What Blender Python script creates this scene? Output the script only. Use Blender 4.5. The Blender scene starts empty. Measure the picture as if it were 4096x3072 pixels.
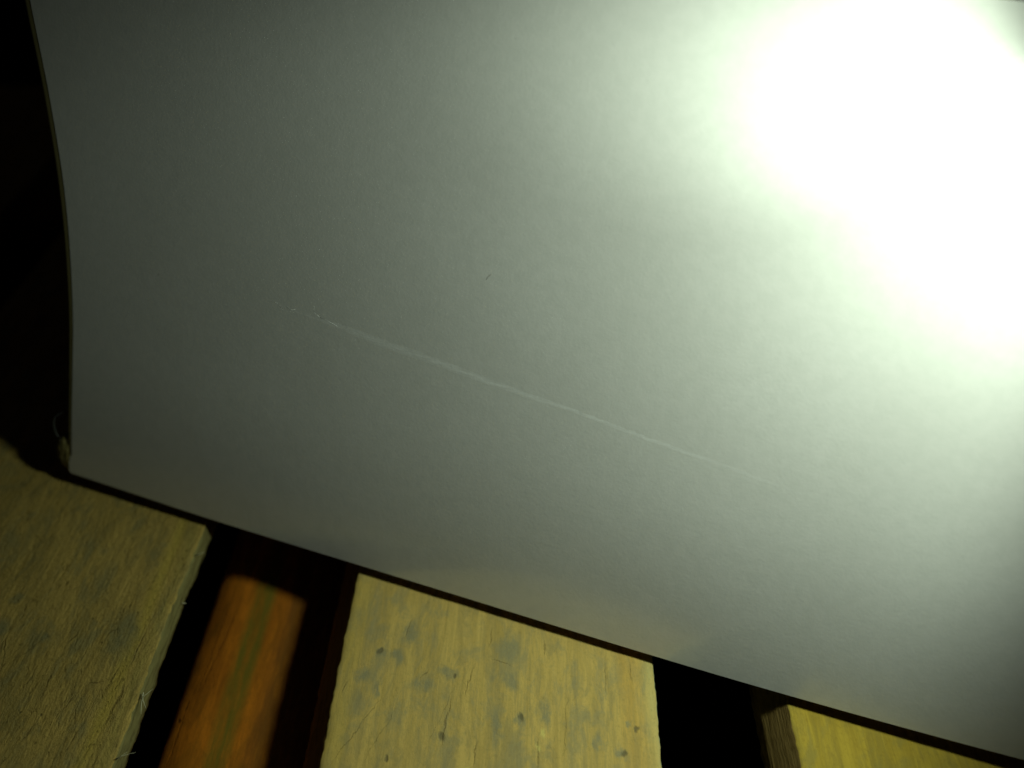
import bpy, bmesh, math, random
from mathutils import Vector, Matrix, noise

random.seed(7)
sc = bpy.context.scene
col = sc.collection

# ------------------------------------------------------------------ camera
cam_d = bpy.data.cameras.new('camera')
cam = bpy.data.objects.new('camera', cam_d)
col.objects.link(cam)
cam_d.sensor_fit = 'HORIZONTAL'
cam_d.sensor_width = 36.0
cam_d.lens = 36.0 * 2958.0 / 4096.0
cam_d.clip_start = 0.005
cam_d.clip_end = 50.0
R0 = Vector((0.99922609, 0.03933461, 0.0))            # image right
R1 = Vector((0.02819589, -0.7162667, -0.69725677))    # image down
R2 = Vector((-0.02742632, 0.69671716, -0.71682145))   # view direction
up, back = -R1, -R2
cam.matrix_world = Matrix(((R0.x, up.x, back.x, 0), (R0.y, up.y, back.y, 0), (R0.z, up.z, back.z, 0.234), (0, 0, 0, 1)))
cam_d.dof.use_dof = True
cam_d.dof.focus_distance = 0.232
cam_d.dof.aperture_fstop = 4.2
sc.camera = cam

# ------------------------------------------------------------------ world: an almost dark place
w = bpy.data.worlds.new('World')
sc.world = w
w.use_nodes = True
bg = w.node_tree.nodes['Background']
bg.inputs[0].default_value = (1.0, 0.92, 1.0, 1)
bg.inputs[1].default_value = 0.0018

# ------------------------------------------------------------------ the torch's light (spill + focused beam)
LPOS = Vector((0.11946776, 0.11055871, 0.19732477))
LDIR = Vector((-0.53035254, 0.31949134, -0.78527159)).normalized()      # wide spill
BDIR = Vector((-0.4650, 0.8220, -0.3300)).normalized()       # hot beam
LCOL = (0.83, 1.0, 0.77)


def spot_lamp(name, direction, energy, half, blend, soft):
    d = bpy.data.lights.new(name, 'SPOT')
    d.energy = energy; d.color = LCOL; d.shadow_soft_size = soft
    d.spot_size = 2 * half; d.spot_blend = blend
    o = bpy.data.objects.new(name, d); col.objects.link(o)
    o.location = LPOS; o.rotation_euler = direction.to_track_quat('-Z', 'Y').to_euler()
    return o


spot_lamp('torch_spill', LDIR, 0.95, 0.94179, 0.60699, 0.013)
spot_lamp('torch_beam', BDIR, 0.63, 0.49, 1.0, 0.003)
pd = bpy.data.lights.new('torch_glow', 'POINT')          # added all-round share of the torch's light, fitted to slats and panel
pd.energy = 0.062; pd.color = LCOL; pd.shadow_soft_size = 0.010
po = bpy.data.objects.new('torch_glow', pd); col.objects.link(po)
po.location = LPOS + LDIR * 0.001

sc.view_settings.view_transform = 'Standard'
sc.view_settings.look = 'None'
sc.view_settings.exposure = 0
sc.view_settings.gamma = 1
sc.view_settings.use_curve_mapping = False
sc.render.engine = 'CYCLES'
sc.cycles.max_bounces = 8
sc.cycles.use_denoising = True


# ------------------------------------------------------------------ node helpers
class NT:
    def __init__(s, name, rough=0.7, spec=0.3):
        s.m = bpy.data.materials.new(name); s.m.use_nodes = True
        s.t = s.m.node_tree; s.n = s.t.nodes; s.l = s.t.links
        s.b = s.n['Principled BSDF']
        s.b.inputs['Roughness'].default_value = rough
        s.b.inputs['Specular IOR Level'].default_value = spec
        s.co = s.n.new('ShaderNodeTexCoord').outputs['Object']

    def put(s, sock, v):
        if isinstance(v, bpy.types.NodeSocket): s.l.new(v, sock)
        elif isinstance(v, (tuple, list)) and sock.type == 'RGBA' and len(v) == 3: sock.default_value = (*v, 1)
        else: sock.default_value = v

    def math(s, op, a, b=0.0, c=None, clamp=False):
        n = s.n.new('ShaderNodeMath'); n.operation = op; n.use_clamp = clamp
        s.put(n.inputs[0], a); s.put(n.inputs[1], b)
        if c is not None: s.put(n.inputs[2], c)
        return n.outputs[0]

    def map(s, scale=(1, 1, 1), loc=(0, 0, 0), rot=(0, 0, 0), src=None):
        n = s.n.new('ShaderNodeMapping')
        s.put(n.inputs['Vector'], src or s.co)
        n.inputs['Scale'].default_value = scale; n.inputs['Location'].default_value = loc
        n.inputs['Rotation'].default_value = rot
        return n.outputs[0]

    def noise(s, vec, scale, detail=4, rough=0.55, dist=0.0, color=False):
        n = s.n.new('ShaderNodeTexNoise')
        s.put(n.inputs['Vector'], vec); n.inputs['Scale'].default_value = scale
        n.inputs['Detail'].default_value = detail; n.inputs['Roughness'].default_value = rough
        n.inputs['Distortion'].default_value = dist
        return n.outputs['Color' if color else 'Fac']

    def voro(s, vec, scale, feature='F1'):
        n = s.n.new('ShaderNodeTexVoronoi'); n.feature = feature
        s.put(n.inputs['Vector'], vec); n.inputs['Scale'].default_value = scale
        return n.outputs['Distance']

    def ramp(s, v, a, b, lo=0.0, hi=1.0):
        n = s.n.new('ShaderNodeMapRange'); n.interpolation_type = 'SMOOTHSTEP'
        s.put(n.inputs['Value'], v)
        n.inputs['From Min'].default_value = a; n.inputs['From Max'].default_value = b
        n.inputs['To Min'].default_value = lo; n.inputs['To Max'].default_value = hi
        return n.outputs[0]

    def mix(s, f, a, b, mode='MIX'):
        n = s.n.new('ShaderNodeMix'); n.data_type = 'RGBA'; n.blend_type = mode
        s.put(n.inputs[0], f); s.put(n.inputs[6], a); s.put(n.inputs[7], b)
        return n.outputs[2]

    def xyz(s, src=None):
        n = s.n.new('ShaderNodeSeparateXYZ'); s.put(n.inputs[0], src or s.co); return n.outputs

    def warp(s, amt, scale, stretch=(1, 1, 1)):
        """object coordinates pushed about by noise, for ragged marks"""
        c = s.noise(s.map(stretch), scale, 3, 0.6, color=True)
        n = s.n.new('ShaderNodeVectorMath'); n.operation = 'MULTIPLY_ADD'
        s.put(n.inputs[0], c); n.inputs[1].default_value = (amt,) * 3
        s.l.new(s.co, n.inputs[2])
        m = s.n.new('ShaderNodeVectorMath'); m.operation = 'SUBTRACT'
        s.l.new(n.outputs[0], m.inputs[0]); m.inputs[1].default_value = (amt / 2,) * 3
        return m.outputs[0]

    def spot(s, src, p, rx, ry, soft=0.6, rot=0.0):
        """mask of one blotch at p (object x, y), radii rx, ry"""
        c, k = math.cos(rot), math.sin(rot)
        X = s.xyz(src)
        dx = s.math('SUBTRACT', X[0], p[0]); dy = s.math('SUBTRACT', X[1], p[1])
        a = s.math('DIVIDE', s.math('ADD', s.math('MULTIPLY', dx, c), s.math('MULTIPLY', dy, k)), rx)
        b = s.math('DIVIDE', s.math('SUBTRACT', s.math('MULTIPLY', dy, c), s.math('MULTIPLY', dx, k)), ry)
        d = s.math('SQRT', s.math('ADD', s.math('MULTIPLY', a, a), s.math('MULTIPLY', b, b)))
        return s.ramp(d, 1.0, 1.0 - soft)

    def line(s, src, p, q, wd, soft=0.7):
        (x0, y0), (x1, y1) = p, q
        L = math.hypot(x1 - x0, y1 - y0)
        return s.spot(src, ((x0 + x1) / 2, (y0 + y1) / 2), L / 2, wd, soft, math.atan2(y1 - y0, x1 - x0))

    def any(s, ms):
        r = ms[0]
        for m in ms[1:]: r = s.math('MAXIMUM', r, m)
        return r

    def bump(s, h, dist, strength=1.0, prev=None):
        n = s.n.new('ShaderNodeBump'); n.inputs['Distance'].default_value = dist
        n.inputs['Strength'].default_value = strength
        s.put(n.inputs['Height'], h)
        if prev is not None: s.l.new(prev, n.inputs['Normal'])
        return n.outputs[0]

    def done(s, color, normal=None, rough=None):
        s.put(s.b.inputs['Base Color'], color)
        if normal is not None: s.l.new(normal, s.b.inputs['Normal'])
        if rough is not None: s.put(s.b.inputs['Roughness'], rough)
        return s.m


# ------------------------------------------------------------------ wood materials
def wood(name, base, dark, stain, seed, grain=1.0, rough_saw=0.0, spots=(), lines=(), pale=(), bands=(), knots=()):
    t = NT(name, 0.85, 0.15)
    off = (seed * 1.37, seed * 0.71, seed * 0.33)
    wp = t.warp(0.0075, 230, (1, 0.7, 1))
    wp2 = t.warp(0.0026, 420, (1, 0.5, 1))
    broad = t.noise(t.map((1, 0.35, 1), off), 55, 4, 0.6)
    g1 = t.noise(t.map((1, 0.07, 1), off), 420, 5, 0.62, 0.6)
    g2 = t.noise(t.map((1, 0.035, 1), off), 1500, 4, 0.7)
    fine = t.noise(t.map((1, 0.6, 1), off), 2200, 3, 0.6)
    c = t.mix(t.ramp(g1, 0.35, 0.72), base, [v * 0.78 for v in base])
    c = t.mix(t.math('MULTIPLY', t.ramp(broad, 0.45, 0.72), 0.55), c, dark)
    c = t.mix(t.math('MULTIPLY', t.ramp(g2, 0.58, 0.78), 0.45 * grain), c, dark)
    pat = t.noise(t.map((1, 0.25, 1), (off[2], off[1], 3)), 190, 6, 0.7, 1.2)
    c = t.mix(t.math('MULTIPLY', t.ramp(pat, 0.44, 0.66), 0.62), c, [a_ * 0.55 + b_ * 0.45 for a_, b_ in zip(stain, dark)])
    rg = t.noise(t.map((1, 0.02, 1), (off[1], 2, 1), (0, 0, 0.03)), 260, 3, 0.5, 0.3)
    c = t.mix(t.math('MULTIPLY', t.ramp(t.math('ABSOLUTE', t.math('SUBTRACT', t.math('FRACT', t.math('MULTIPLY', rg, 9.0)), 0.5)), 0.16, 0.02), 0.22 * grain), c, dark)
    blot = t.noise(t.map((1, 0.55, 1), (off[1], off[0], 0)), 120, 5, 0.65, 0.4)
    c = t.mix(t.math('MULTIPLY', t.ramp(blot, 0.48, 0.66), 0.62), c, stain)
    for (x0, x1, cc, f) in bands:                       # bands along the board: growth rings, streaks, and one painted shade fade
        X = t.xyz(t.warp(0.004, 60, (1, 0.15, 1)))[0]
        m = t.math('MULTIPLY', t.math('MULTIPLY', t.ramp(X, x0 - 0.002, x0 + 0.002), t.ramp(X, x1 + 0.002, x1 - 0.002)), t.ramp(t.noise(t.map((1, 0.15, 1), off), 300, 5, 0.7), 0.3, 0.6, 0.4, 1.0))
        c = t.mix(t.math('MULTIPLY', m, f), c, cc)
    hs = []
    if spots:
        m = t.any([t.spot(wp, p, rx, ry, 0.8, r) for (p, rx, ry, r) in spots])
        m = t.math('MULTIPLY', m, t.math('MULTIPLY', t.ramp(fine, 0.2, 0.6, 0.7, 1.0), t.ramp(t.noise(t.map((1, 0.5, 1), off), 380, 4, 0.7), 0.3, 0.55, 0.5, 1.0)))
        c = t.mix(m, c, stain)
    if knots:
        m = t.any([t.spot(wp2, p, rx, ry, 0.7, r) for (p, rx, ry, r) in knots])
        c = t.mix(t.math('MULTIPLY', m, 0.75), c, [v * 0.42 for v in stain]); hs.append(m)
    if pale:
        m = t.any([t.spot(wp2, p, rx, ry, 0.8, r) for (p, rx, ry, r) in pale])
        c = t.mix(t.math('MULTIPLY', m, 0.6), c, [min(1, v * 1.5) for v in base])
    if lines:
        m = t.any([t.line(wp2, p, q, wd) for (p, q, wd) in lines])
        m = t.math('MULTIPLY', m, t.ramp(fine, 0.30, 0.62, 0.15, 1.0))
        c = t.mix(t.math('MULTIPLY', m, 0.36 if rough_saw < 0.3 else 0.5), c, [v * 0.42 for v in dark]); hs.append(m)
    # short torn cracks along the grain where the saw ripped it
    if rough_saw > 0.3:
        cr = t.voro(t.map((1, 0.16, 1), off, (0, 0, 0.06), src=t.warp(0.0014, 300)), 420, 'DISTANCE_TO_EDGE')
        where = t.ramp(t.noise(t.map((1, 0.5, 1), (3, seed, 0)), 150, 4, 0.65), 0.5, 0.66)
        cm = t.math('MULTIPLY', t.ramp(cr, 0.05, 0.0), where)
        c = t.mix(t.math('MULTIPLY', cm, 0.40 * rough_saw), c, [v * 0.28 for v in dark]); hs.append(cm)
        pit = t.math('MULTIPLY', t.ramp(t.noise(t.map((1, 0.45, 1), off), 900, 3, 0.6), 0.62, 0.74), 1.0)
        c = t.mix(t.math('MULTIPLY', pit, 0.6 * rough_saw), c, [v * 0.5 for v in dark]); hs.append(pit)
    gran = t.noise(t.map((1, 0.75, 1), off, src=wp2), 1150, 5, 0.72)
    c = t.mix(t.math('MULTIPLY', t.ramp(gran, 0.5, 0.68), 0.22 + 0.28 * rough_saw), c, [v * 0.7 for v in dark])
    n = t.bump(g2, 0.00005 + 0.0001 * rough_saw, 0.6)
    n = t.bump(g1, 0.0002 + 0.0005 * rough_saw, 0.6, n)
    n = t.bump(t.noise(t.map((1, 0.6, 1), off), 700, 5, 0.65), 0.00015 + 0.0010 * rough_saw, 0.7, n)
    for h in hs:
        n = t.bump(t.math('SUBTRACT', 1.0, h), 0.0003 + 0.0003 * rough_saw, 0.6, n)
    return t.done(c, n)


def sawn_edge(name, base, dark, seed):
    t = NT(name, 0.85, 0.15)
    g = t.noise(t.map((1, 0.08, 1), (seed, 0, 0)), 900, 4, 0.65)
    h = t.noise(t.map((1, 0.5, 1), (0, seed, 0)), 260, 4, 0.6)
    c = t.mix(t.ramp(g, 0.4, 0.75), base, dark)
    c = t.mix(t.math('MULTIPLY', t.ramp(h, 0.5, 0.7), 0.5), c, dark)
    return t.done(c, t.bump(g, 0.0005, 0.9))


# ------------------------------------------------------------------ geometry helpers
def link(name, me, mats, parent=None, smooth=True):
    o = bpy.data.objects.new(name, me); col.objects.link(o)
    for m in (mats if isinstance(mats, (list, tuple)) else [mats]): me.materials.append(m)
    if smooth:
        for p in me.polygons: p.use_smooth = True
    if parent: o.parent = parent
    return o


def board(name, x0, x1, y0, y1, ztop, th, mats, parent, seed, flare=(0, 0), rough=1.0, step=0.0012, bow=0.0, edge=(1.0, 1.0), crown=None):
    """a sawn board running along Y: rounded arrises, torn edges, uneven faces; faces of the long sides use mats[1]"""
    prof = []                                            # (x, z, kind)
    r = 0.0009
    nt = max(8, int((x1 - x0) / 0.0016))
    for k in range(4, -1, -1): prof.append((x0 - flare[0] * k / 4, -th + th * (1 - k / 4) - (r if k == 0 else 0), 's'))
    prof.append((x0 + r * 0.3, -r * 0.3, 'e'))
    for k in range(nt + 1):
        prof.append((x0 + r + (x1 - x0 - 2 * r) * k / nt, 0.0, 't'))
    prof.append((x1 - r * 0.3, -r * 0.3, 'e'))
    for k in range(5): prof.append((x1 + flare[1] * k / 4, -th * k / 4 - (r if k == 0 else 0), 's'))
    me = bpy.data.meshes.new(name)
    bm = bmesh.new()
    rows = []
    ny = int((y1 - y0) / step)
    n = len(prof)
    for j in range(ny + 1):
        y = y0 + (y1 - y0) * j / ny
        row = []
        for i, (x, z, k) in enumerate(prof):
            left = x < (x0 + x1) / 2
            e = edge[0] if left else edge[1]
            q = Vector((0.0 if left else 9.0, y * 260, seed * 3.1 + z * 400))
            near = 1.0 if k in 'se' else max(0.0, 1 - min(x - x0, x1 - x) / 0.004)
            dx = near * e * (noise.noise(q) * 0.00035 + noise.noise(q * 3.1) * 0.00022 + noise.noise(Vector((0 if left else 5, y * 22, seed))) * 0.0008) * rough
            dz = 0.0
            if k in 'te':
                dz = noise.noise(Vector((x * 130, y * 45, seed))) * 0.00022 * rough + noise.noise(Vector((x * 700, y * 260, seed))) * 0.00009 * rough
                if k == 'e': dz -= abs(noise.noise(Vector((seed, y * 330, 2 if left else 7)))) * 0.0006 * e
            if crown and not (k == 's' and z < -th * 0.9):
                dz -= crown[1] * max(0.0, (crown[0] - x) / 0.010) ** 2 + crown[2] * max(0.0, (x - crown[0]) / 0.040) ** 1.6
            row.append(bm.verts.new((x + dx + bow * math.sin((y - y0) / (y1 - y0) * math.pi), y, ztop + z + dz)))
        rows.append(row)
    for j in range(ny):
        for i in range(n):
            a, b = rows[j][i], rows[j][(i + 1) % n]
            c, d = rows[j + 1][(i + 1) % n], rows[j + 1][i]
            f = bm.faces.new((a, d, c, b))
            k0, k1 = prof[i][2], prof[(i + 1) % n][2]
            f.material_index = 1 if (k0 == 's' or k1 == 's') else 0
    bm.faces.new(rows[0]); bm.faces.new(list(reversed(rows[-1])))
    bmesh.ops.recalc_face_normals(bm, faces=bm.faces)
    bm.to_mesh(me); bm.free()
    return link(name, me, mats, parent)


def tube(name, paths, rad, mat, parent=None, sides=6, taper=True):
    me = bpy.data.meshes.new(name); bm = bmesh.new()
    for pts in ([paths] if isinstance(paths[0][0], float) else paths):
        pts = [Vector(p) for p in pts]; rings = []
        for i, p in enumerate(pts):
            d = (pts[min(i + 1, len(pts) - 1)] - pts[max(i - 1, 0)]).normalized()
            s = d.orthogonal().normalized(); t = d.cross(s)
            r = rad * ((1 - 0.85 * i / (len(pts) - 1)) if taper else 1)
            rings.append([bm.verts.new(p + (s * math.cos(a) + t * math.sin(a)) * r) for a in [2 * math.pi * k / sides for k in range(sides)]])
        for A, B in zip(rings, rings[1:]):
            for k in range(sides): bm.faces.new((A[k], A[(k + 1) % sides], B[(k + 1) % sides], B[k]))
        bm.faces.new(list(reversed(rings[0]))); bm.faces.new(rings[-1])
    bmesh.ops.recalc_face_normals(bm, faces=bm.faces)
    bm.to_mesh(me); bm.free()
    return link(name, me, mat, parent)


# ------------------------------------------------------------------ the ground far below the slats
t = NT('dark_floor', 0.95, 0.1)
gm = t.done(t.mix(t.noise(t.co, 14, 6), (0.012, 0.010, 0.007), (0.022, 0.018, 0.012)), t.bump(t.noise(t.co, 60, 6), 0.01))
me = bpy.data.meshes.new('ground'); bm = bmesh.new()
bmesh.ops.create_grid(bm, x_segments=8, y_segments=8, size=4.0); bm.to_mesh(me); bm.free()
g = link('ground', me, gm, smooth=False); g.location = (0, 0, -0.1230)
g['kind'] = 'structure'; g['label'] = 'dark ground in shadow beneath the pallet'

# ------------------------------------------------------------------ pallet
pal = bpy.data.objects.new('wooden_pallet', None); col.objects.link(pal)
pal.empty_display_size = 0.05
pal.location = (0, 0, -0.0025); pal.scale = (1.0107, 1, 1)
pal['label'] = 'rough wooden pallet with stained olive yellow slats under the white panel'
pal['category'] = 'pallet'

BG = (0.10, 0.115, 0.075)
m1 = wood('grey_weathered_wood', (0.64, 0.435, 0.12), (0.34, 0.235, 0.06), (0.29, 0.25, 0.11), 1.0, 1.0, 0.85,
          spots=[((-0.1748, 0.1191), .004, .003, 0), ((-0.1751, 0.1072), .004, .006, 0), ((-0.1592, 0.1052), .003, .003, 0), ((-0.133, 0.108), .006, .012, 0.1)],
          lines=[((-0.1592, 0.1052), (-0.1637, 0.0982), .0003), ((-0.1427, 0.1041), (-0.1440, 0.0965), .0003), ((-0.1405, 0.088), (-0.143, 0.080), .00035),
                 ((-0.1302, 0.098), (-0.1320, 0.085), .0005), ((-0.1262, 0.112), (-0.1272, 0.094), .0004), ((-0.1262, 0.092), (-0.1275, 0.076), .0009),
                 ((-0.139, 0.0905), (-0.1325, 0.0918), .0003), ((-0.148, 0.079), (-0.151, 0.072), .0004), ((-0.1345, 0.078), (-0.136, 0.068), .0003)],
          knots=[((-0.1482, 0.0805), .0006, .0006, 0), ((-0.155, 0.081), .0007, .0005, 0)],
          bands=[(-0.1312, -0.1270, (0.62, 0.44, 0.085), 0.75), (-0.1250, -0.1222, (0.58, 0.44, 0.12), 0.6)])
m2 = wood('pale_stained_wood', (0.82, 0.57, 0.17), (0.50, 0.345, 0.10), (0.40, 0.345, 0.185), 2.0, 0.7, 0.12,
          spots=[((-0.0468, 0.1042), .0030, .0034, 0), ((-0.0515, 0.0970), .0036, .0034, .5), ((-0.0418, 0.1035), .0028, .0040, 0), ((-0.0460, 0.0925), .0012, .0045, 0),
                 ((-0.0325, 0.0950), .0058, .0045, .4), ((-0.0245, 0.0990), .0050, .0022, -.3), ((-0.0380, 0.1120), .004, .006, 0),
                 ((-0.0009, 0.0853), .0022, .0026, 0), ((0.0299, 0.0767), .0024, .0026, 0), ((0.0225, 0.0800), .0016, .0040, .5), ((0.0325, 0.0850), .0016, .0020, 0),
                 ((-0.008, 0.0830), .0030, .010, 0), ((-0.0050, 0.1080), .0055, .0080, 0), ((-0.004, 0.0975), .004, .004, 0), ((0.0065, 0.0880), .003, .006, 0)],
          knots=[((-0.0472, 0.1052), .0022, .0014, .6), ((-0.0008, 0.0858), .0013, .0019, .3), ((-0.0401, 0.0725), .0009, .0014, 0), ((0.0302, 0.0765), .0018, .0012, .5),
                 ((-0.0222, 0.0978), .0009, .0012, 0), ((-0.0245, 0.0790), .0013, .0020, .2), ((0.0345, 0.0838), .0008, .0014, 0)],
          lines=[((-0.0585, 0.0660), (-0.0425, 0.0935), .00022), ((-0.0157, 0.1040), (-0.0190, 0.0900), .00038), ((-0.0121, 0.1046), (-0.0030, 0.1015), .00028),
                 ((0.0064, 0.1120), (0.0062, 0.1050), .0005), ((-0.0110, 0.1160), (-0.0118, 0.1070), .0005), ((-0.0225, 0.0930), (-0.0248, 0.0730), .0004),
                 ((0.0045, 0.0820), (0.0048, 0.0690), .0005), ((-0.0380, 0.1190), (-0.0400, 0.1080), .0003), ((0.0335, 0.1060), (0.0345, 0.0960), .0004),
                 ((-0.0340, 0.0960), (-0.0300, 0.1000), .0002), ((-0.0555, 0.0960), (-0.0575, 0.0900), .0003), ((-0.0140, 0.0800), (-0.0142, 0.0690), .0003),
                 ((-0.0480, 0.0690), (-0.0380, 0.0900), .00014), ((-0.0300, 0.0720), (-0.0200, 0.1000), .00010),
                 ((0.0120, 0.0720), (0.0140, 0.0960), .00016), ((0.0255, 0.0900), (0.0262, 0.1080), .00018)],
          pale=[((0.0049, 0.0777), .0013, .0016, 0), ((-0.0157, 0.0700), .0013, .0018, 0), ((0.0062, 0.0815), .0010, .0020, 0)],
          bands=[(0.0300, 0.0365, (0.78, 0.46, 0.09), 0.5), (0.0385, 0.0420, (0.74, 0.62, 0.24), 0.7), (-0.0600, -0.0530, (0.70, 0.50, 0.11), 0.4)])
m3 = wood('yellow_wood', (0.60, 0.415, 0.055), (0.36, 0.23, 0.03), (0.34, 0.27, 0.07), 3.0, 1.0, 0.1)
m4 = wood('orange_wood', (0.74, 0.235, 0.016), (0.26, 0.08, 0.008), (0.34, 0.13, 0.012), 4.0, 0.6, 0.0,
          bands=[(-0.1045, -0.0970, (0.17, 0.16, 0.02), 0.85), (-0.0885, -0.0865, (0.22, 0.13, 0.015), 0.6), (-0.0915, -0.056, (0.20, 0.075, 0.014), 0.8)],  # wide last band paints the fade into shade on the board's right
          lines=[((-0.1130, 0.150), (-0.1149, 0.085), .0004), ((-0.1077, 0.146), (-0.1145, 0.090), .0005), ((-0.1164, 0.100), (-0.1176, 0.068), .0004), ((-0.1115, 0.108), (-0.1086, 0.100), .0002)],
          knots=[((-0.1179, 0.0905), .0009, .0012, 0), ((-0.1169, 0.0955), .0006, .002, 0)])
m5 = wood('brown_wood', (0.20, 0.11, 0.03), (0.10, 0.05, 0.015), (0.10, 0.07, 0.03), 5.0, 0.8, 0.3)
e1 = sawn_edge('sawn_edge_pale', (0.29, 0.25, 0.095), (0.14, 0.11, 0.04), 1.0)
e2 = sawn_edge('sawn_edge_brown', (0.34, 0.18, 0.05), (0.20, 0.10, 0.03), 2.0)
e3 = sawn_edge('sawn_edge_dull', (0.26, 0.17, 0.055), (0.15, 0.09, 0.025), 3.0)
e4 = sawn_edge('sawn_edge_cream', (0.60, 0.58, 0.30), (0.42, 0.38, 0.18), 4.0)

Y0, Y1 = -0.13, 0.52
board('deck_board', -0.262, -0.1202, Y0, Y1, 0.0, 0.0068, [m1, e1], pal, 1.0, flare=(0, 0.0004), rough=1.0, edge=(1, 1.5))['label'] = 'weathered slat with torn grain and splintered edge'
b2 = board('deck_board', -0.0600, 0.0416, Y0, Y1, 0.0, 0.0150, [m2, e2], pal, 2.0, flare=(0.0085, 0), rough=1.0, edge=(1.3, 1.0))
b2['label'] = 'pale yellow slat with blue grey stains'
b2.data.materials.append(e4)
for p in b2.data.polygons:
    if p.material_index == 1 and p.center.x > 0: p.material_index = 2
board('deck_board', 0.0818, 0.1900, Y0, Y1, 0.0, 0.0140, [m3, e3], pal, 3.0, rough=0.8, flare=(0.0066, 0), edge=(1.3, 1))['label'] = 'yellow slat with a slanting brown side'
board('deck_board', -0.4100, -0.3060, Y0, Y1, 0.0, 0.0150, [m1, e3], pal, 6.0)
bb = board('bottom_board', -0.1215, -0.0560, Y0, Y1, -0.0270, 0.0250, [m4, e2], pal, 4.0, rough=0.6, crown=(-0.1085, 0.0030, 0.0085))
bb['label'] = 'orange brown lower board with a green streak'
# cross pieces that hold the slats, hidden under the panel and behind the camera
for (ya, yb) in ((0.36, 0.42), (-0.115, -0.065)):
    me = bpy.data.meshes.new('stringer'); bm = bmesh.new()
    bmesh.ops.create_cube(bm, size=1.0)
    for v in bm.verts: v.co = Vector((-0.11 + v.co.x * 0.60, (ya + yb) / 2 + v.co.y * (yb - ya), (-0.0071 - 0.0268) / 2 + v.co.z * (0.0268 - 0.0071)))
    bmesh.ops.bevel(bm, geom=bm.edges[:], offset=0.0012, segments=2, affect='EDGES')
    bm.to_mesh(me); bm.free(); link('stringer', me, m5, pal, smooth=False)
# feet of the pallet
for fx in (-0.36, -0.09, 0.145):
    for fy in (0.39, -0.09):
        me = bpy.data.meshes.new('block'); bm = bmesh.new()
        bmesh.ops.create_cube(bm, size=1.0)
        top = -0.0271 if fx != -0.09 else -0.0525
        for v in bm.verts: v.co = Vector((fx + v.co.x * 0.06, fy + v.co.y * 0.06, (top - 0.1205) / 2 + v.co.z * (top + 0.1205)))
        bmesh.ops.bevel(bm, geom=bm.edges[:], offset=0.0012, segments=2, affect='EDGES')
        bm.to_mesh(me); bm.free(); link('block', me, m5, pal, smooth=False)

# splinters standing off the torn edge of the first slat
t = NT('splinter_wood', 0.6, 0.3); ms = t.done((0.85, 0.80, 0.55))


def splint(x, y, z, dirs):
    for (dx, dy, dz, ln, rd) in dirs:
        d = Vector((dx, dy, dz)).normalized()
        k = Vector((random.uniform(-1, 1), random.uniform(-1, 1), random.uniform(-1, 1))) * ln * 0.08
        p = Vector((x, y, z))
        tube('splinter', [p - d * ln * 0.25, p + d * ln * 0.3 + k, p + d * ln * 0.7 + k * .6, p + d * ln], rd, ms, pal, 5)


splint(-0.1186, 0.0872, 0.0006, [(1, 0.9, 0.3, .0036, .00016), (0.75, -1, 0.3, .0050, .00018), (0.35, -1, 0.2, .0060, .00020), (0.2, -0.6, 0.3, .003, .00014)])
splint(-0.1186, 0.1385, 0.0003, [(1, 0.25, 0.35, .0026, .00024)])
splint(-0.1190, 0.0692, 0.0003, [(1, 0.35, 0.1, .0050, .00012), (0.9, 0.8, 0.1, .0028, .0001)])
splint(-0.1195, 0.1215, -0.004, [(1, 0.1, 0.0, .0012, .0003)])

# ------------------------------------------------------------------ the white panel
A = Vector((-0.17522334, 0.16568976, 0.0083))
D1 = Vector((0.9623342, -0.27186926, 0.0)).normalized()
U = Vector((0.14511497, 0.51366272, 0.84563128)).normalized()
N = D1.cross(U).normalized()                                  # D1 x U faces the camera side
MW = Matrix(((D1.x, U.x, N.x, A.x), (D1.y, U.y, N.y, A.y), (D1.z, U.z, N.z, A.z), (0, 0, 0, 1)))
pan = bpy.data.objects.new('laminate_panel', None); col.objects.link(pan)
pan.matrix_world = MW
pan['label'] = 'scratched white laminate panel with a chipped corner leaning over the wooden slats'
pan['category'] = 'panel'
pan.empty_display_size = 0.05


def catmull(P, n):
    out = []
    for i in range(len(P) - 1):
        p0, p1, p2, p3 = P[max(i - 1, 0)], P[i], P[i + 1], P[min(i + 2, len(P) - 1)]
        for k in range(n):
            s = k / n
            out.append(tuple(0.5 * ((2 * p1[j]) + (-p0[j] + p2[j]) * s + (2 * p0[j] - 5 * p1[j] + 4 * p2[j] - p3[j]) * s * s + (-p0[j] + 3 * p1[j] - 3 * p2[j] + p3[j]) * s ** 3) for j in (0, 1)))
    out.append(P[-1]); return out


left = catmull([(-0.0264, 0.1935), (-0.019, 0.1642), (-0.0106, 0.1339), (-0.0037, 0.1017), (-0.0001, 0.067), (0.00024, 0.03893), (-0.00117, 0.01515), (-0.00189, 0.00606)], 8)  # outlines traced from image pixels, re-projected along camera rays onto the bent sheet
corner = [(-0.00286, 0.00465), (-0.00345, 0.00225), (-0.00380, -0.00017), (-0.00380, -0.00171), (-0.00300, -0.00227), (-0.00151, -0.00238)]
bot = catmull([(0.00052, -0.00238), (0.02686, -0.00316), (0.06572, -0.00416), (0.14539, -0.0046), (0.2248, -0.00505), (0.27792, -0.00427), (0.33262, -0.00216), (0.39248, 0.00181)], 8)
right = [(0.3900, 0.1920), (0.3890, 0.1932), (0.3870, 0.1935)]
front_outline = left + corner + bot + right                      # counter-clockwise


BEND_K, BEND_B = 1.3, 0.05


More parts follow.
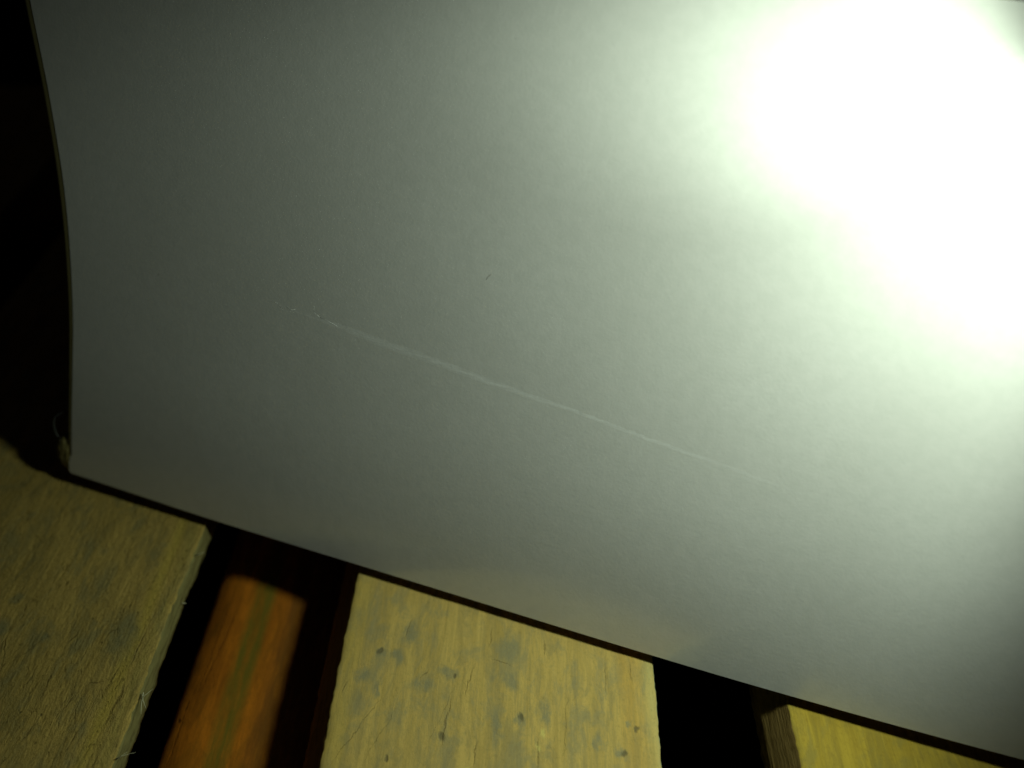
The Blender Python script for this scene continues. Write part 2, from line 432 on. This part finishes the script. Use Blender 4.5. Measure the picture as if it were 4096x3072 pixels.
def bend_sheet(bm):
    """sheet bent to bring in slat reflections: its lowest 5 cm curl under"""
    for k in range(28):
        bmesh.ops.bisect_plane(bm, geom=bm.verts[:] + bm.edges[:] + bm.faces[:], dist=1e-7, plane_co=(0, -0.003 + k * 0.002, 0), plane_no=(0, 1, 0))
    for v in bm.verts:
        v.co.z -= BEND_K * max(0.0, BEND_B - v.co.y) ** 2


def slab(name, outline, z0, z1, r, mats, parent, grow=0.0, seg=4, back_r=None):
    """plate with rounded arrises: rings of the outline, inset along 2-D normals"""
    P = [Vector((p[0], p[1])) for p in outline]; n = len(P)
    nm = []
    for i in range(n):
        e = (P[(i + 1) % n] - P[i - 1]).normalized(); nm.append(Vector((e.y, -e.x)))
    me = bpy.data.meshes.new(name); bm = bmesh.new()
    prof = [(-r * 0.3, z0), (0, z0 + r * 0.3)]
    for k in range(seg + 1):
        a = math.pi / 2 * k / seg
        prof.append((-r + r * math.cos(a), z1 - r + r * math.sin(a)))
    rings = [[bm.verts.new((P[i].x + nm[i].x * (o + grow), P[i].y + nm[i].y * (o + grow), z)) for i in range(n)] for (o, z) in prof]
    for R, S in zip(rings, rings[1:]):
        for i in range(n): bm.faces.new((R[i], R[(i + 1) % n], S[(i + 1) % n], S[i]))
    f1 = bm.faces.new(list(reversed(rings[0]))); f2 = bm.faces.new(rings[-1])
    bmesh.ops.triangulate(bm, faces=[f1, f2])
    bend_sheet(bm)
    bmesh.ops.recalc_face_normals(bm, faces=bm.faces)
    bm.to_mesh(me); bm.free()
    o = link(name, me, mats, parent)
    me.set_sharp_from_angle(angle=math.radians(7))
    return o


# white face: faint orange-peel, dust specks, one long scuffed scratch
t = NT('white_laminate', 0.26, 1.0)
X = t.xyz()
wob = t.noise(t.map((1, 1, 1)), 45, 3, 0.6)
wob2 = t.noise(t.map((1, 1, 1)), 420, 4, 0.7)
q = t.math('ADD', t.math('MULTIPLY', t.math('SUBTRACT', X[0], 0.0789), -0.1190), 0.0822)
q = t.math('ADD', q, t.math('MULTIPLY', t.math('SUBTRACT', wob, 0.5), 0.0012))
q = t.math('ADD', q, t.math('MULTIPLY', t.math('SUBTRACT', wob2, 0.5), 0.0009))
dq = t.math('ABSOLUTE', t.math('SUBTRACT', X[1], q))
along = t.math('MULTIPLY', t.ramp(X[0], 0.074, 0.108), t.ramp(X[0], 0.270, 0.190, 0.0, 1.0))
wd = t.math('ADD', 0.00030, t.math('MULTIPLY', t.math('MULTIPLY', t.ramp(X[0], 0.088, 0.120), t.ramp(X[0], 0.190, 0.130, 0.30, 1.0)), 0.00120))
core_m = t.math('SUBTRACT', 1.0, t.math('DIVIDE', dq, wd), clamp=True)
streak = t.noise(t.map((0.12, 1, 1), rot=(0, 0, 0.118)), 1600, 3, 0.7)
scr = t.math('MULTIPLY', t.math('MULTIPLY', t.math('POWER', core_m, 0.7), along), t.ramp(streak, 0.30, 0.65, 0.15, 1.0))
cloud = t.noise(t.co, 14, 4, 0.55)
base = t.mix(t.ramp(cloud, 0.3, 0.7), (0.72, 0.705, 0.70), (0.76, 0.745, 0.745))
mot = t.noise(t.co, 260, 3, 0.6)
base = t.mix(t.math('MULTIPLY', t.ramp(mot, 0.35, 0.65), 0.30), base, (0.64, 0.64, 0.63))
base = t.mix(t.math('MULTIPLY', scr, 0.70), base, (0.92, 0.92, 0.95))
sp = t.ramp(t.voro(t.co, 75), 0.05, 0.02)
spw = t.ramp(t.noise(t.co, 38, 2), 0.60, 0.66)
base = t.mix(t.math('MULTIPLY', t.math('MULTIPLY', sp, spw), 0.35), base, (0.30, 0.29, 0.24))
nb = t.bump(t.noise(t.co, 1000, 3, 0.55), 0.00008, 0.6)
nb = t.bump(t.noise(t.co, 420, 2, 0.5), 0.00004, 0.5, nb)
nb = t.bump(t.noise(t.co, 22, 3, 0.5), 0.0005, 0.5, nb)
nb = t.bump(scr, 0.00003, 0.5, nb)
t.b.inputs['Coat Weight'].default_value = 1.0; t.b.inputs['Coat Roughness'].default_value = 0.06; t.b.inputs['Coat IOR'].default_value = 1.75
white = t.done(base, nb, t.math('ADD', 0.25, t.math('MULTIPLY', scr, 0.3)))

t = NT('chipboard', 0.95, 0.08)
cb = t.noise(t.map((1, 1, 1)), 380, 5, 0.7)
cf = t.voro(t.map((1, 0.6, 1)), 520)
cc = t.mix(t.ramp(cb, 0.35, 0.65), (0.13, 0.105, 0.035), (0.27, 0.22, 0.09))
chip_m = t.done(t.mix(t.math('MULTIPLY', t.ramp(cf, 0.5, 0.1), 0.35), cc, (0.36, 0.31, 0.15)), t.bump(t.math('ADD', cb, cf), 0.0006, 0.8))

t = NT('panel_edge', 0.8, 0.15)
edge_m = t.done(t.mix(t.noise(t.co, 160, 4), (0.150, 0.128, 0.055), (0.20, 0.17, 0.075)), t.bump(t.noise(t.co, 700, 3), 0.0001, 0.4))
face = slab('front_laminate', front_outline, -0.00012, 0.0, 0.00005, white, pan)
# core: stands proud of the face on the left edge only
left2 = [(p[0] - 0.0030 * min(1.0, 0.68 + p[1] * 3), p[1]) for p in left[:-6]] + [(-0.0038, 0.0125)]
core_out = left2 + [(-0.0036, 0.0085), (-0.0034, 0.0050), (-0.0032, 0.0020), (-0.0028, -0.0012)] + [(p[0], p[1] + 0.0004) for p in bot] + [(0.3896, 0.1915), (0.3870, 0.1930)]
core = slab('chipboard_core', core_out, -0.0109, -0.00012, 0.0011, edge_m, pan, seg=5)
slab('back_laminate', front_outline, -0.0115, -0.0109, 0.0002, white, pan)

# broken corner: swollen lump of chipboard pushed out of the edge
me = bpy.data.meshes.new('chipped_corner'); bm = bmesh.new()
lump = catmull([(-0.0020, 0.0110), (-0.0050, 0.0134), (-0.0090, 0.0116), (-0.0108, 0.0055), (-0.0102, 0.0012), (-0.0075, -0.0014), (-0.0040, -0.0026), (-0.0024, -0.0010)], 5)
rings = []
for (s, z) in ((0.9, -0.0105), (1.0, -0.0090), (1.0, -0.0045), (0.95, -0.0024), (0.85, -0.0009), (0.60, 0.0000), (0.25, 0.0002)):
    ring = []
    for (x, y) in lump:
        x2, y2 = -0.0056 + (x + 0.0056) * s, 0.0050 + (y - 0.0050) * s
        nn = noise.noise(Vector((x2 * 600, y2 * 600, z * 600)))
        ring.append(bm.verts.new((x2 + nn * 0.0005, y2 + nn * 0.0004, z + noise.noise(Vector((x2 * 450, y2 * 450, 3))) * 0.0005)))
    rings.append(ring)
for Ra, Rb in zip(rings, rings[1:]):
    for i in range(len(Ra)): bm.faces.new((Ra[i], Ra[(i + 1) % len(Ra)], Rb[(i + 1) % len(Ra)], Rb[i]))
bm.faces.new(list(reversed(rings[0]))); bm.faces.new(rings[-1])
bmesh.ops.recalc_face_normals(bm, faces=bm.faces)
for v in bm.verts: v.co.z -= BEND_K * max(0.0, BEND_B - v.co.y) ** 2
bm.to_mesh(me); bm.free()
link('chipped_corner', me, chip_m, pan)['label'] = 'broken corner with swollen chipboard showing'

# torn paper fibres along the scratch and at the broken edge
t = NT('paper_fibre', 0.8, 0.2); t.b.inputs['Subsurface Weight'].default_value = 0.6; t.b.inputs['Subsurface Radius'].default_value = (0.001, 0.001, 0.001); fm = t.done((0.93, 0.93, 0.95))
z = 0.00001
fib = [[(0.0789, 0.0824), (0.0803, 0.0826), (0.0817, 0.0823), (0.0829, 0.0815), (0.0839, 0.0805)],
       [(0.0951, 0.0840), (0.0950, 0.0828), (0.0957, 0.0817), (0.0975, 0.0809)],
       [(0.0850, 0.0818), (0.0868, 0.0812), (0.0885, 0.0816)], [(0.0975, 0.0809), (0.1000, 0.0804), (0.1040, 0.0792)]]
for f in fib:
    tube('fibre', [(x, y, z + 0.00001 * math.sin(math.pi * i / (len(f) - 1))) for i, (x, y) in enumerate(f)], 0.000032, fm, pan, 5, False)
t = NT('dull_fibre', 0.9, 0.1); dull = t.done((0.13, 0.14, 0.14))
t = NT('dark_hair', 0.6, 0.3); dm = t.done((0.12, 0.10, 0.07))
tube('fibre', [(0.1524, 0.1056, z), (0.1517, 0.1046, z + .0002), (0.1511, 0.1035, z)], 0.00003, dm, pan, 5, False)['label'] = 'tiny dark fibre stuck to the face'
tube('fibre', [(-0.0050, 0.0230, -0.0025), (-0.0072, 0.0215, -0.0022), (-0.0095, 0.0193, -0.0021), (-0.0101, 0.0164, -0.0022), (-0.0093, 0.0133, -0.0024), (-0.0082, 0.0115, -0.0028)], 0.00012, dull, pan, 6, False)['label'] = 'curled grey fibre hanging off the broken edge'

# ------------------------------------------------------------------ the torch that lights the panel (its head is just right of the frame)
tor = bpy.data.objects.new('torch', None); col.objects.link(tor)
tor['label'] = 'small black hand torch shining on the white panel from the right'
tor['category'] = 'torch'
tor.matrix_world = Matrix.Translation(LPOS - LDIR * 0.012) @ LDIR.to_track_quat('Z', 'Y').to_matrix().to_4x4()
t = NT('black_anodised', 0.35, 0.5); t.b.inputs['Metallic'].default_value = 0.6; mb = t.done((0.02, 0.02, 0.022), t.bump(t.noise(t.co, 900, 2), 0.0001, 0.4))
t = NT('reflector', 0.12, 0.5); t.b.inputs['Metallic'].default_value = 1.0; mr = t.done((0.8, 0.8, 0.8))


def lathe(name, prof, mat, parent, n=40):
    me = bpy.data.meshes.new(name); bm = bmesh.new()
    rr = [[bm.verts.new((r * math.cos(2 * math.pi * k / n), r * math.sin(2 * math.pi * k / n), zz)) for k in range(n)] for (r, zz) in prof]
    for Ra, Rb in zip(rr, rr[1:]):
        for k in range(n): bm.faces.new((Ra[k], Ra[(k + 1) % n], Rb[(k + 1) % n], Rb[k]))
    bm.faces.new(list(reversed(rr[0]))); bm.faces.new(rr[-1])
    bmesh.ops.recalc_face_normals(bm, faces=bm.faces)
    bm.to_mesh(me); bm.free()
    return link(name, me, mat, parent)


lathe('head', [(0.0085, -0.0015), (0.0105, -0.0010), (0.0110, -0.0030), (0.0110, -0.0140), (0.0095, -0.0190), (0.0080, -0.0210)], mb, tor)
lathe('reflector', [(0.0080, -0.0012), (0.0078, -0.0009)], mr, tor)
lathe('barrel', [(0.0078, -0.0212), (0.0082, -0.0230), (0.0082, -0.0780), (0.0074, -0.0800)], mb, tor)
lathe('tail_switch', [(0.0045, -0.0802), (0.0045, -0.0815), (0.0030, -0.0825)], mb, tor)
